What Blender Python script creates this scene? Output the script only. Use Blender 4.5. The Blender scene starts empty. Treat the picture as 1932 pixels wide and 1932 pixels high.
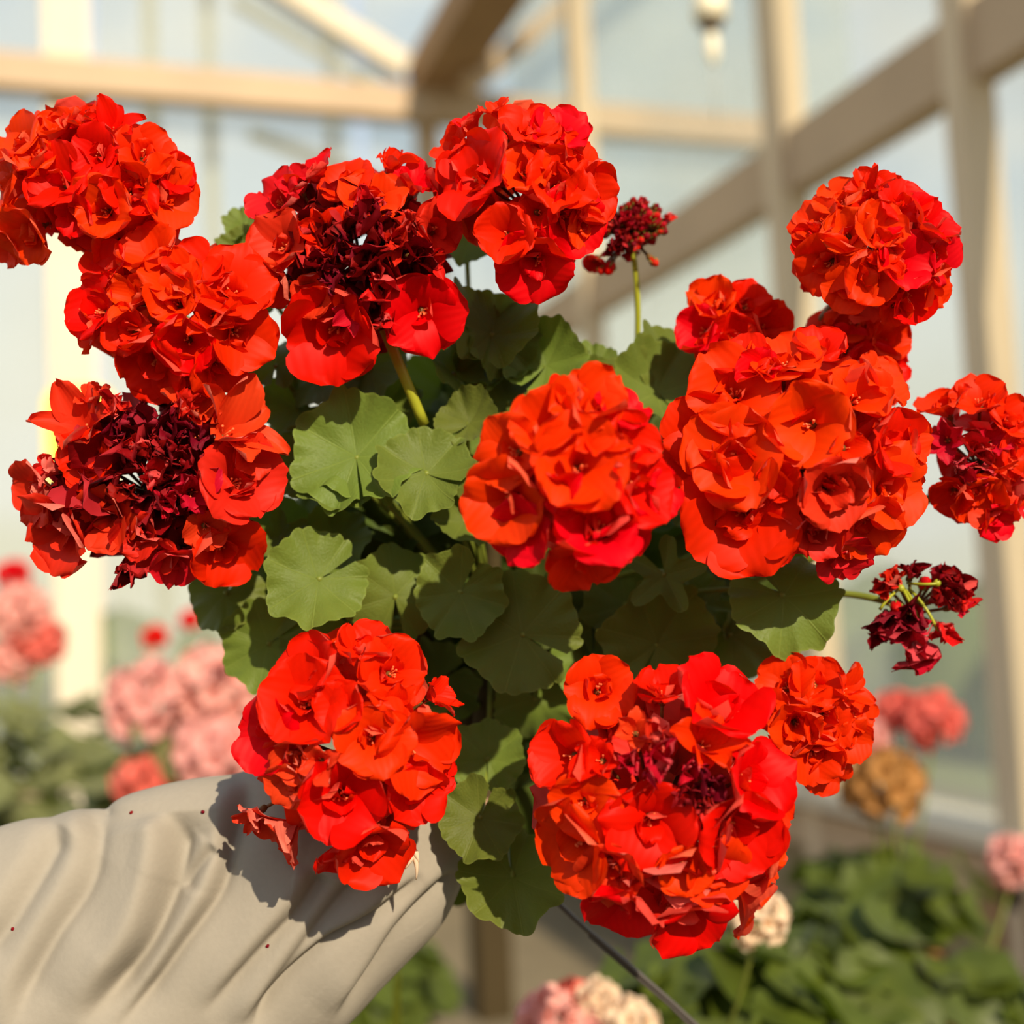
import bpy, bmesh, math, random
from mathutils import Vector, Matrix, noise
random.seed(7)
C = bpy.context.scene.collection
PI = math.pi
rad = math.radians

# ------------------------------------------------------------------ camera
FPX = 2400.0
YAW, PITCH, ROLL = rad(-18.5), rad(4.2), rad(-2.7)
CAM = Vector((0, 0, 1.5))
RM = Matrix.Rotation(YAW, 3, 'Z') @ Matrix.Rotation(PI/2 + PITCH, 3, 'X') @ Matrix.Rotation(ROLL, 3, 'Z')
RT, UP, FW = RM @ Vector((1, 0, 0)), RM @ Vector((0, 1, 0)), RM @ Vector((0, 0, -1))
cd = bpy.data.cameras.new('camera')
cam = bpy.data.objects.new('camera', cd); C.objects.link(cam)
cam.matrix_world = Matrix.Translation(CAM) @ RM.to_4x4()
cd.sensor_width = 36.0
cd.lens = 36.0 * FPX / 1932.0
cd.clip_start = 0.02
cd.dof.use_dof = True
cd.dof.focus_distance = 0.66
cd.dof.aperture_fstop = 3.3
bpy.context.scene.camera = cam

# ------------------------------------------------------------------ sky
w = bpy.data.worlds.new('sky'); bpy.context.scene.world = w
w.use_nodes = True
nt = w.node_tree; nt.nodes.clear()
def N(nt, t, **k):
    n = nt.nodes.new(t)
    for a, b in k.items(): setattr(n, a, b)
    return n
tc = N(nt, 'ShaderNodeTexCoord'); sep = N(nt, 'ShaderNodeSeparateXYZ')
nt.links.new(tc.outputs['Generated'], sep.inputs[0])
grad = N(nt, 'ShaderNodeValToRGB')
els = grad.color_ramp.elements
els[0].position = 0.04; els[0].color = (0.86, 0.80, 0.60, 1)
els[1].position = 1.0; els[1].color = (0.22, 0.36, 0.62, 1)
e = els.new(0.20); e.color = (0.95, 0.96, 0.90, 1)
e = els.new(0.42); e.color = (0.50, 0.66, 0.86, 1)
nt.links.new(sep.outputs['Z'], grad.inputs[0])
mp = N(nt, 'ShaderNodeMapping'); mp.inputs['Scale'].default_value = (1, 1, 2.6)
nt.links.new(tc.outputs['Generated'], mp.inputs[0])
cn = N(nt, 'ShaderNodeTexNoise'); cn.inputs['Scale'].default_value = 3.6; cn.inputs['Detail'].default_value = 5
nt.links.new(mp.outputs[0], cn.inputs['Vector'])
cr = N(nt, 'ShaderNodeValToRGB'); cr.color_ramp.elements[0].position = 0.44; cr.color_ramp.elements[1].position = 0.68
nt.links.new(cn.outputs['Fac'], cr.inputs[0])
mx = N(nt, 'ShaderNodeMixRGB'); mx.inputs[2].default_value = (0.98, 0.96, 0.90, 1)
nt.links.new(cr.outputs[0], mx.inputs[0]); nt.links.new(grad.outputs[0], mx.inputs[1])
bg = N(nt, 'ShaderNodeBackground'); bg.inputs['Strength'].default_value = 0.84
nt.links.new(mx.outputs[0], bg.inputs[0])
wo = N(nt, 'ShaderNodeOutputWorld'); nt.links.new(bg.outputs[0], wo.inputs[0])

# ------------------------------------------------------------------ sun
sd = bpy.data.lights.new('sun', 'SUN'); sd.energy = 5.0; sd.angle = rad(0.7); sd.color = (1.0, 0.86, 0.64)
sun = bpy.data.objects.new('sun', sd); C.objects.link(sun)
travel = (RT * -0.33 + UP * -0.60 + FW * 0.76).normalized()
sun.rotation_euler = travel.to_track_quat('-Z', 'Y').to_euler()
sun.location = (2, -3, 6)

vs = bpy.context.scene.view_settings
vs.view_transform = 'Standard'; vs.look = 'None'; vs.exposure = 0.22; vs.gamma = 1.0; vs.use_curve_mapping = False

# ------------------------------------------------------------------ helpers
def ray(px, py):
    return (FW + RT * ((px - 966) / FPX) + UP * ((966 - py) / FPX))
def P(px, py, d):
    return CAM + ray(px, py) * d
def onY(px, py, Y):
    r = ray(px, py); return CAM + r * (Y / r.y)
def onX(px, py, X):
    r = ray(px, py); return CAM + r * (X / r.x)
def lerp(a, b, t): return a + (b - a) * t
def sstep(a, b, x):
    t = max(0.0, min(1.0, (x - a) / (b - a))); return t * t * (3 - 2 * t)

class MB:
    def __init__(s): s.v = []; s.f = []; s.m = []; s.uv = []
    def add(s, v, f, m=0, uv=None, M=None):
        o = len(s.v)
        if M is not None: v = [M @ Vector(p) for p in v]
        s.v.extend([tuple(p) for p in v]); s.f.extend([tuple(i + o for i in q) for q in f]); s.m.extend([m] * len(f))
        s.uv.extend(uv if uv else [(0, 0)] * len(v))
    def merge(s, o, M=None, moff=0):
        n = len(s.v)
        s.v.extend([tuple(M @ Vector(p)) for p in o.v] if M is not None else o.v)
        s.f.extend([tuple(i + n for i in q) for q in o.f]); s.m.extend([i + moff for i in o.m]); s.uv.extend(o.uv)
    def box(s, c, size, R=None, m=0):
        c = Vector(c); hx, hy, hz = [k / 2 for k in size]; vs_ = []
        for x in (-hx, hx):
            for y in (-hy, hy):
                for z in (-hz, hz):
                    p = Vector((x, y, z)); vs_.append(c + (R @ p if R else p))
        s.add(vs_, [(0, 1, 3, 2), (4, 6, 7, 5), (0, 4, 5, 1), (2, 3, 7, 6), (0, 2, 6, 4), (1, 5, 7, 3)], m)
    def beam(s, a, b, wd, ht, m=0, upv=(0, 0, 1)):
        a, b = Vector(a), Vector(b); d = (b - a); L = d.length; d.normalize()
        u = Vector(upv); sd_ = d.cross(u)
        if sd_.length < 1e-4: sd_ = d.cross(Vector((0, 1, 0)))
        sd_.normalize(); u = sd_.cross(d)
        s.box((a + b) / 2, (wd, L, ht), Matrix((sd_, d, u)).transposed(), m)
    def tube(s, pts, rr, n=8, m=0, cap=True):
        pts = [Vector(p) for p in pts]; k = len(pts)
        if not isinstance(rr, (list, tuple)): rr = [rr] * k
        vs_ = []; T0 = (pts[1] - pts[0]).normalized(); a = T0.orthogonal().normalized()
        for i, p in enumerate(pts):
            T = (pts[min(i + 1, k - 1)] - pts[max(i - 1, 0)]).normalized()
            a = (a - T * a.dot(T)).normalized(); b = T.cross(a)
            for j in range(n):
                t = 2 * PI * j / n; vs_.append(p + (a * math.cos(t) + b * math.sin(t)) * rr[i])
        fs = [(i*n + j, i*n + (j+1) % n, (i+1)*n + (j+1) % n, (i+1)*n + j) for i in range(k-1) for j in range(n)]
        if cap: fs += [tuple(range(n))[::-1], tuple((k-1)*n + j for j in range(n))]
        s.add(vs_, fs, m)
    def ball(s, c, r, nu=8, nv=6, sc=(1, 1, 1), R=None, m=0, jit=0):
        c = Vector(c); vs_ = [] ; fs = []
        for i in range(nv + 1):
            ph = PI * i / nv
            for j in range(nu):
                th = 2 * PI * j / nu
                p = Vector((math.sin(ph)*math.cos(th)*sc[0], math.sin(ph)*math.sin(th)*sc[1], math.cos(ph)*sc[2])) * r
                if jit: p *= 1 + random.uniform(-jit, jit)
                vs_.append(c + (R @ p if R else p))
        for i in range(nv):
            for j in range(nu):
                fs.append((i*nu + j, (i+1)*nu + j, (i+1)*nu + (j+1) % nu, i*nu + (j+1) % nu))
        s.add(vs_, fs, m)
    def mesh(s, name, mats, smooth=True):
        me = bpy.data.meshes.new(name); me.from_pydata(s.v, [], s.f)
        for mt in (mats if isinstance(mats, (list, tuple)) else [mats]): me.materials.append(mt)
        me.polygons.foreach_set('material_index', s.m)
        me.polygons.foreach_set('use_smooth', [smooth] * len(s.f))
        uvl = me.uv_layers.new(name='UVMap'); buf = []
        for l in me.loops: buf.extend(s.uv[l.vertex_index])
        uvl.data.foreach_set('uv', buf)
        me.update(); return me
    def build(s, name, mats, parent=None, smooth=True):
        o = bpy.data.objects.new(name, s.mesh(name, mats, smooth)); C.objects.link(o)
        if parent: put(o, parent)
        return o
def put(o, parent):
    """parent o (placed in world space) under parent, keeping its place"""
    o.parent = parent; o.matrix_parent_inverse = WM(parent).inverted()
def WM(o):
    m = o.matrix_basis.copy()
    if o.parent: m = WM(o.parent) @ o.matrix_parent_inverse @ m
    return m
def tag(o, label=None, cat=None, group=None, kind=None):
    if label: o['label'] = label
    if cat: o['category'] = cat
    if group: o['group'] = group
    if kind: o['kind'] = kind
    return o
def thing(name, loc, label, cat, group=None):
    o = bpy.data.objects.new(name, None); C.objects.link(o); o.location = loc; o.empty_display_size = 0.02
    return tag(o, label, cat, group)
def struct(name, mb, mat, smooth=False):
    o = mb.build(name, mat, None, smooth); o['kind'] = 'structure'; return o
def bez(a, b, c, n=10):
    a, b, c = Vector(a), Vector(b), Vector(c)
    return [(a * (1-t)**2 + b * (2*t*(1-t)) + c * t*t) for t in [i / n for i in range(n + 1)]]

# ------------------------------------------------------------------ materials
def newmat(name):
    m = bpy.data.materials.new(name); m.use_nodes = True; m.node_tree.nodes.clear(); return m, m.node_tree
def L(nt, a, b): nt.links.new(a, b)
def mathn(nt, op, a, b=None, c=None):
    n = N(nt, 'ShaderNodeMath', operation=op)
    for i, x in enumerate((a, b, c)):
        if x is None: continue
        if isinstance(x, (int, float)): n.inputs[i].default_value = x
        else: L(nt, x, n.inputs[i])
    return n.outputs[0]
def mixc(nt, f, a, b):
    n = N(nt, 'ShaderNodeMixRGB')
    for i, x in enumerate((f, a, b)):
        if isinstance(x, (int, float)): n.inputs[i].default_value = x
        elif isinstance(x, tuple): n.inputs[i].default_value = (*x, 1)
        else: L(nt, x, n.inputs[i])
    return n.outputs[0]
def petal_mat(name, front, back, trans, tw=0.35, hv=0.1, rough=0.5, spec=0.10):
    m, nt = newmat(name)
    oi = N(nt, 'ShaderNodeObjectInfo'); g = N(nt, 'ShaderNodeNewGeometry'); uv = N(nt, 'ShaderNodeUVMap')
    sp = N(nt, 'ShaderNodeSeparateXYZ'); L(nt, uv.outputs[0], sp.inputs[0])
    # fine radial veins on the petal
    wv = mathn(nt, 'SINE', mathn(nt, 'MULTIPLY', sp.outputs[0], 34.0))
    nz = N(nt, 'ShaderNodeTexNoise'); nz.inputs['Scale'].default_value = 9.0
    L(nt, uv.outputs[0], nz.inputs['Vector'])
    c = mixc(nt, g.outputs['Backfacing'], front, back)
    hs = N(nt, 'ShaderNodeHueSaturation')
    L(nt, mathn(nt, 'ADD', mathn(nt, 'MULTIPLY', oi.outputs['Random'], 0.012), 0.497), hs.inputs['Hue'])
    v = mathn(nt, 'ADD', mathn(nt, 'MULTIPLY', oi.outputs['Random'], hv), 1 - hv / 2)
    v = mathn(nt, 'ADD', v, mathn(nt, 'MULTIPLY', nz.outputs['Fac'], 0.16))
    v = mathn(nt, 'SUBTRACT', v, mathn(nt, 'MULTIPLY', wv, 0.03))
    v = mathn(nt, 'SUBTRACT', v, 0.08)
    L(nt, v, hs.inputs['Value']); L(nt, c, hs.inputs['Color'])
    b = N(nt, 'ShaderNodeBsdfPrincipled'); L(nt, hs.outputs[0], b.inputs['Base Color'])
    b.inputs['Roughness'].default_value = rough; b.inputs['Specular IOR Level'].default_value = spec
    b.inputs['Sheen Weight'].default_value = 0.0; b.inputs['Sheen Tint'].default_value = (1, 0.45, 0.4, 1)
    bp = N(nt, 'ShaderNodeBump'); bp.inputs['Strength'].default_value = 0.06; bp.inputs['Distance'].default_value = 0.001
    L(nt, wv, bp.inputs['Height']); L(nt, bp.outputs[0], b.inputs['Normal'])
    t = N(nt, 'ShaderNodeBsdfTranslucent'); t.inputs[0].default_value = (*trans, 1)
    ms = N(nt, 'ShaderNodeMixShader'); ms.inputs[0].default_value = tw
    L(nt, b.outputs[0], ms.inputs[1]); L(nt, t.outputs[0], ms.inputs[2])
    o = N(nt, 'ShaderNodeOutputMaterial'); L(nt, ms.outputs[0], o.inputs[0]); return m
def plain(name, col, rough=0.6, spec=0.3, var=0.15, scale=30, tr=None, bump=0.0, metal=0.0, coords='Object', stretch=None):
    m, nt = newmat(name)
    tcn = N(nt, 'ShaderNodeTexCoord'); nz = N(nt, 'ShaderNodeTexNoise'); nz.inputs['Scale'].default_value = scale; nz.inputs['Detail'].default_value = 4
    src = tcn.outputs[coords]
    if stretch:
        mpn = N(nt, 'ShaderNodeMapping'); mpn.inputs['Scale'].default_value = stretch; L(nt, src, mpn.inputs[0]); src = mpn.outputs[0]
    L(nt, src, nz.inputs['Vector'])
    lo = tuple(max(0, c * (1 - var)) for c in col); hi = tuple(min(1, c * (1 + var)) for c in col)
    c = mixc(nt, nz.outputs['Fac'], lo, hi)
    b = N(nt, 'ShaderNodeBsdfPrincipled'); L(nt, c, b.inputs['Base Color'])
    b.inputs['Roughness'].default_value = rough; b.inputs['Specular IOR Level'].default_value = spec; b.inputs['Metallic'].default_value = metal
    if bump:
        bp = N(nt, 'ShaderNodeBump'); bp.inputs['Strength'].default_value = bump; bp.inputs['Distance'].default_value = 0.002
        L(nt, nz.outputs['Fac'], bp.inputs['Height']); L(nt, bp.outputs[0], b.inputs['Normal'])
    out = b.outputs[0]
    if tr:
        t = N(nt, 'ShaderNodeBsdfTranslucent'); t.inputs[0].default_value = (*tr[0], 1)
        ms = N(nt, 'ShaderNodeMixShader'); ms.inputs[0].default_value = tr[1]; L(nt, out, ms.inputs[1]); L(nt, t.outputs[0], ms.inputs[2]); out = ms.outputs[0]
    o = N(nt, 'ShaderNodeOutputMaterial'); L(nt, out, o.inputs[0]); return m
def leaf_mat(name, base, light, vein, back):
    m, nt = newmat(name)
    uv = N(nt, 'ShaderNodeUVMap'); sp = N(nt, 'ShaderNodeSeparateXYZ'); L(nt, uv.outputs[0], sp.inputs[0])
    oi = N(nt, 'ShaderNodeObjectInfo'); g = N(nt, 'ShaderNodeNewGeometry')
    nz = N(nt, 'ShaderNodeTexNoise'); nz.inputs['Scale'].default_value = 2.2; nz.inputs['Detail'].default_value = 5
    L(nt, uv.outputs[0], nz.inputs['Vector'])
    fr = mathn(nt, 'FRACT', mathn(nt, 'ADD', sp.outputs[0], 0.5))
    dist = mathn(nt, 'MULTIPLY', mathn(nt, 'ABSOLUTE', mathn(nt, 'SUBTRACT', fr, 0.5)), mathn(nt, 'ADD', sp.outputs[1], 0.12))
    vm = N(nt, 'ShaderNodeMapRange'); vm.inputs[1].default_value = 0.003; vm.inputs[2].default_value = 0.020; vm.inputs[3].default_value = 1; vm.inputs[4].default_value = 0
    L(nt, dist, vm.inputs[0])
    c = mixc(nt, nz.outputs['Fac'], base, light)
    # faint darker horseshoe zone of a zonal geranium leaf
    zn = mathn(nt, 'MULTIPLY', mathn(nt, 'SUBTRACT', 1.0, mathn(nt, 'MINIMUM', mathn(nt, 'MULTIPLY', mathn(nt, 'ABSOLUTE', mathn(nt, 'SUBTRACT', sp.outputs[1], 0.55)), 6.0), 1.0)), 0.22)
    c = mixc(nt, zn, c, tuple(k * 0.55 for k in base))
    c = mixc(nt, mathn(nt, 'MULTIPLY', vm.outputs[0], 0.6), c, vein)
    rim = N(nt, 'ShaderNodeMapRange'); rim.inputs[1].default_value = 0.955; rim.inputs[2].default_value = 1.0; L(nt, sp.outputs[1], rim.inputs[0])
    c = mixc(nt, mathn(nt, 'MULTIPLY', rim.outputs[0], 0.6), c, vein)
    c = mixc(nt, mathn(nt, 'MULTIPLY', g.outputs['Backfacing'], 0.6), c, back)
    hs = N(nt, 'ShaderNodeHueSaturation'); L(nt, c, hs.inputs['Color'])
    L(nt, mathn(nt, 'ADD', mathn(nt, 'MULTIPLY', oi.outputs['Random'], 0.03), 0.483), hs.inputs['Hue'])
    L(nt, mathn(nt, 'ADD', mathn(nt, 'MULTIPLY', oi.outputs['Random'], 0.4), 0.8), hs.inputs['Value'])
    b = N(nt, 'ShaderNodeBsdfPrincipled'); L(nt, hs.outputs[0], b.inputs['Base Color'])
    b.inputs['Roughness'].default_value = 0.5; b.inputs['Specular IOR Level'].default_value = 0.2
    b.inputs['Sheen Weight'].default_value = 0.04
    n2 = N(nt, 'ShaderNodeTexNoise'); n2.inputs['Scale'].default_value = 14; L(nt, uv.outputs[0], n2.inputs['Vector'])
    hgt = mathn(nt, 'SUBTRACT', n2.outputs['Fac'], mathn(nt, 'MULTIPLY', vm.outputs[0], 0.8))
    bp = N(nt, 'ShaderNodeBump'); bp.inputs['Strength'].default_value = 0.35; bp.inputs['Distance'].default_value = 0.0012
    L(nt, hgt, bp.inputs['Height']); L(nt, bp.outputs[0], b.inputs['Normal'])
    t = N(nt, 'ShaderNodeBsdfTranslucent'); t.inputs[0].default_value = (0.20, 0.30, 0.02, 1)
    ms = N(nt, 'ShaderNodeMixShader'); ms.inputs[0].default_value = 0.2; L(nt, b.outputs[0], ms.inputs[1]); L(nt, t.outputs[0], ms.inputs[2])
    o = N(nt, 'ShaderNodeOutputMaterial'); L(nt, ms.outputs[0], o.inputs[0]); return m

M_RED = petal_mat('red_petal', (0.78, 0.0025, 0.0005), (0.80, 0.075, 0.050), (0.95, 0.030, 0.0), 0.30)
M_OLD = petal_mat('ageing_petal', (0.68, 0.010, 0.008), (0.80, 0.15, 0.12), (0.8, 0.03, 0.01), 0.22)
M_DRY = petal_mat('withered_petal', (0.20, 0.002, 0.010), (0.34, 0.014, 0.03), (0.35, 0.0, 0.01), 0.12, 0.5, 0.6)
M_CRIM = petal_mat('crimson_petal', (0.55, 0.006, 0.02), (0.65, 0.06, 0.07), (0.7, 0.01, 0.02), 0.2, 0.3)
M_PINK = petal_mat('pink_petal', (0.88, 0.45, 0.40), (0.92, 0.58, 0.52), (0.9, 0.4, 0.35), 0.35)
M_SALMON = petal_mat('salmon_petal', (0.85, 0.20, 0.15), (0.86, 0.32, 0.26), (0.9, 0.2, 0.12), 0.35)
M_CREAM = petal_mat('cream_petal', (0.92, 0.72, 0.52), (0.92, 0.74, 0.6), (0.95, 0.75, 0.5), 0.35)
M_BROWN = petal_mat('dried_petal', (0.42, 0.19, 0.06), (0.50, 0.26, 0.12), (0.5, 0.25, 0.05), 0.25, 0.6)
M_STAM = plain('stamen', (0.85, 0.16, 0.05), 0.5)
M_STEM = plain('stem_green', (0.20, 0.24, 0.03), 0.45, 0.4, 0.25, 60, ((0.3, 0.35, 0.03), 0.15))
M_PED = plain('pedicel', (0.16, 0.08, 0.02), 0.5, 0.3, 0.4, 200)
M_YSTEM = plain('yellow_stem', (0.42, 0.44, 0.03), 0.4, 0.4, 0.2, 60, ((0.5, 0.5, 0.03), 0.2))
M_WOODY = plain('woody_stem', (0.07, 0.05, 0.02), 0.8, 0.2, 0.3, 80, bump=0.4)
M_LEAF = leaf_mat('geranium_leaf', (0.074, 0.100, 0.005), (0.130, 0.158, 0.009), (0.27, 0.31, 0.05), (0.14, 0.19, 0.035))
M_DLEAF = leaf_mat('shaded_leaf', (0.03, 0.048, 0.004), (0.05, 0.075, 0.007), (0.10, 0.13, 0.02), (0.07, 0.10, 0.015))  # darker copy of the leaf green, shade inside the bush put into colour
M_BGREEN = plain('bench_foliage', (0.075, 0.10, 0.008), 0.5, 0.4, 0.5, 25, ((0.12, 0.18, 0.01), 0.25))
M_OLIVE = plain('haze_tinted_foliage', (0.17, 0.18, 0.07), 0.6, 0.3, 0.5, 25, ((0.25, 0.32, 0.05), 0.25))  # green lightened so the haze over the left plants is in the colour
M_SLEEVE = plain('sleeve_cloth', (0.32, 0.285, 0.232), 0.85, 0.12, 0.05, 350, bump=0.08)
M_SEAM = plain('seam_thread', (0.36, 0.31, 0.25), 0.85, 0.1)
M_SKIN = plain('skin', (0.55, 0.32, 0.22), 0.55, 0.3, 0.1, 60)
M_WOOD = plain('painted_wood', (0.51, 0.37, 0.245), 0.65, 0.25, 0.16, 2.5, bump=0.1)
M_POST = plain('cream_post', (0.66, 0.58, 0.45), 0.6, 0.25, 0.10, 2.5, bump=0.1)
M_RPOST = plain('warm_post', (0.66, 0.52, 0.36), 0.6, 0.25, 0.10, 2.5, bump=0.1)
M_BROWNW = plain('brown_wood', (0.34, 0.20, 0.10), 0.7, 0.2, 0.2, 3, bump=0.1)
M_GREY = plain('grey_bar', (0.42, 0.41, 0.36), 0.6)
M_BOARD = plain('weathered_board', (0.27, 0.215, 0.13), 0.8, 0.15, 0.3, 2.0, stretch=(6, 6, 1))
M_DARKB = plain('dark_board', (0.05, 0.035, 0.015), 0.8, 0.15, 0.3, 3)
M_FLOOR = plain('earth_floor', (0.20, 0.16, 0.10), 0.9, 0.1, 0.3, 3)
M_GRASS = plain('field_grass', (0.26, 0.27, 0.12), 0.9, 0.1, 0.4, 0.4)
M_HEDGE = plain('hedge_leaf', (0.13, 0.16, 0.06), 0.8, 0.1, 0.5, 1.2)
M_YELLOW = plain('yellow_card', (0.90, 0.70, 0.05), 0.5, 0.4, 0.03)
M_WIRE = plain('dark_wire', (0.10, 0.085, 0.075), 0.4, 0.5, 0.1, metal=0.3)
M_BULB = plain('bulb_cream', (0.85, 0.76, 0.55), 0.35, 0.5, 0.03)
M_COLLAR = plain('dark_collar', (0.09, 0.06, 0.04), 0.5, 0.4, 0.05)
M_POT = plain('terracotta', (0.32, 0.13, 0.06), 0.8, 0.2, 0.15, 12)
def glass_mat():
    m, nt = newmat('hazy_glass')
    tcn = N(nt, 'ShaderNodeTexCoord'); nz = N(nt, 'ShaderNodeTexNoise'); nz.inputs['Scale'].default_value = 0.9; nz.inputs['Detail'].default_value = 3
    L(nt, tcn.outputs['Object'], nz.inputs['Vector'])
    mr = N(nt, 'ShaderNodeMapRange'); mr.inputs[1].default_value = 0.35; mr.inputs[2].default_value = 0.7; mr.inputs[3].default_value = 0.13; mr.inputs[4].default_value = 0.27
    L(nt, nz.outputs['Fac'], mr.inputs[0])
    t = N(nt, 'ShaderNodeBsdfTransparent'); t.inputs[0].default_value = (0.95, 0.97, 0.95, 1)
    df = N(nt, 'ShaderNodeBsdfDiffuse'); df.inputs[0].default_value = (0.74, 0.74, 0.68, 1)
    tl = N(nt, 'ShaderNodeBsdfTranslucent'); tl.inputs[0].default_value = (0.8, 0.8, 0.76, 1)
    a = N(nt, 'ShaderNodeMixShader'); a.inputs[0].default_value = 0.5; L(nt, df.outputs[0], a.inputs[1]); L(nt, tl.outputs[0], a.inputs[2])
    b = N(nt, 'ShaderNodeMixShader'); L(nt, mr.outputs[0], b.inputs[0]); L(nt, t.outputs[0], b.inputs[1]); L(nt, a.outputs[0], b.inputs[2])
    o = N(nt, 'ShaderNodeOutputMaterial'); L(nt, b.outputs[0], o.inputs[0]); return m
M_GLASS = glass_mat()

# ------------------------------------------------------------------ greenhouse shell
WX, BY = 2.5, 7.2
m = MB(); m.box((0, 4, -0.05), (12, 16, 0.1)); struct('floor', m, M_FLOOR)
m = MB(); m.box((0, 40, -0.16), (160, 120, 0.1)); struct('ground', m, M_GRASS)
m = MB()
for i in range(26):
    x = -16 + i * 1.5; m.ball((x + random.uniform(-.4, .4), 17 + random.uniform(-1, 1), random.uniform(.3, .7)), random.uniform(1.0, 1.5), 12, 8, jit=0.12)
for i in range(16):
    m.ball((9 + random.uniform(-1, 1), 2 + i * 1.2, random.uniform(.2, .5)), random.uniform(.8, 1.2), 12, 8, jit=0.12)
struct('hedge', m, M_HEDGE, True)

# back frame posts and rail
zr = onY(420, 170, BY).z
railz = lambda px, py: onY(px, py, BY)
def back_post(px, wpx, mat, name, z0=0.0, z1=None, y=BY, dep=0.12, py=600):
    p = onY(px, py, y); wd = wpx / FPX * y * 1.02
    m = MB(); m.box((p.x, y, (z0 + (z1 or 7.5)) / 2), (wd, dep, (z1 or 7.5) - z0)); return struct(name, m, mat)
back_post(136, 76, M_POST, 'trim_1')
a, b = onY(-60, 143, BY - 0.1), onY(1432, 240, BY - 0.1)
zc = (onY(300, 165, BY - .1).z + onY(1000, 215, BY - .1).z) / 2
m = MB(); m.box(((a.x + b.x) / 2 - 1.0, BY - 0.1, zc), (b.x - a.x + 2.0, 0.14, 0.185)); struct('trim_2', m, M_WOOD)
back_post(297, 26, M_GREY, 'trim_3', y=BY + 0.25, dep=.05)
back_post(408, 24, M_GREY, 'trim_4', y=BY + 0.25, dep=.05)
back_post(640, 20, M_GREY, 'trim_5', y=BY + 0.25, dep=.05)
back_post(820, 40, M_WOOD, 'trim_6', z0=0, z1=zc)
# valley gutter and rafters
g0 = onY(800, 175, BY)
m = MB(); m.beam((g0.x + 0.05, BY, zc + 0.20), (g0.x + 0.05, 1.5, zc + 0.20), 0.30, 0.22); struct('trim_7', m, M_BROWNW)
r1 = onY(560, 0, BY - .02); k = onY(765, 130, BY - .02)
m = MB(); m.beam(k, k + (r1 - k) * 3, 0.12, 0.13); struct('trim_8', m, M_POST)
r1 = onY(1078, 0, BY - .4); k = onY(880, 165, BY - .4)
m = MB(); m.beam(k, k + (r1 - k) * 3, 0.10, 0.11); struct('trim_9', m, M_WOOD)
for i, (p0, p1) in enumerate((((440, 0), (760, 190)), ((470, 250), (800, 380)))):
    m = MB(); m.beam(onY(*p0, BY + .3), onY(*p1, BY + .3), 0.05, 0.07); struct('trim_%d' % (10 + i), m, M_GREY)
# right wall : posts, rail, sill, knee wall
zrail = (onX(1466, 320, WX).z + onX(1880, 112, WX).z + onX(1100, 555, WX).z) / 3
m = MB(); m.box((WX, 3.9, zrail), (0.10, 8.5, 0.225)); struct('trim_12', m, M_WOOD)
def right_post(px, py, wy, wx, name):
    p = onX(px, py, WX); m = MB(); m.box((WX - 0.03, p.y, 3.2), (wx + .02, wy, 6.4)); return struct(name, m, M_RPOST)
right_post(1482, 100, 0.09, 0.11, 'trim_13')
right_post(1862, 400, 0.08, 0.10, 'trim_14')
right_post(1100, 80, 0.08, 0.09, 'trim_15')
right_post(2420, 500, 0.11, 0.085, 'trim_16')
zs = (onX(1558, 1500, WX - .1).z + onX(1866, 1590, WX - .1).z) / 2
m = MB(); m.box((WX - 0.02, 3.9, zs), (0.26, 8.5, 0.045)); struct('trim_17', m, M_POST)
m = MB(); m.box((WX - 0.04, 3.9, zs - 0.12), (0.10, 8.5, 0.13)); struct('trim_18', m, M_WOOD)
m = MB()
for i in range(40):
    m.box((WX, -0.2 + i * 0.205, (zs - .05) / 2), (0.05, 0.2, zs - .05))
struct('wall_right', m, M_BOARD)
m = MB(); p = onX(1888, 1720, WX - .08); m.box((WX - .08, p.y, (zs - .1) / 2), (0.07, 0.07, zs - .1)); struct('trim_19', m, M_BROWNW)
# unseen walls added beside and behind the camera to cut ambient light
m = MB(); m.box((-3.6, 2.6, 0.55), (0.1, 9.2, 1.1)); struct('shade_wall_left', m, M_BOARD)
m = MB(); m.box((-0.5, -3.0, 0.95), (6.3, 0.1, 1.9)); struct('shade_wall_front', m, M_BROWNW)
# back knee wall
m = MB()
for i in range(30):
    m.box((-4 + i * 0.22, BY + .05, 0.36), (0.215, 0.05, 0.72))
struct('wall_back', m, M_BOARD)
# glazing
for i, (x0, x1) in enumerate(((-5, -0.05), (0.10, 1.55), (1.62, 5.0))):
    m = MB(); m.box(((x0 + x1) / 2, BY + .03, 3.6), (x1 - x0, 0.006, 6.0)); struct('window_%d' % (i + 1), m, M_GLASS)
ys = [-0.2, onX(1814, 400, WX).y, onX(1462, 100, WX).y, onX(1096, 80, WX).y, BY]
for i in range(4):
    m = MB(); m.box((WX + .03, (ys[i] + ys[i+1]) / 2, (zs + 6.2) / 2), (0.006, ys[i+1] - ys[i] - .03, 6.2 - zs)); struct('window_%d' % (i + 4), m, M_GLASS)

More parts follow.
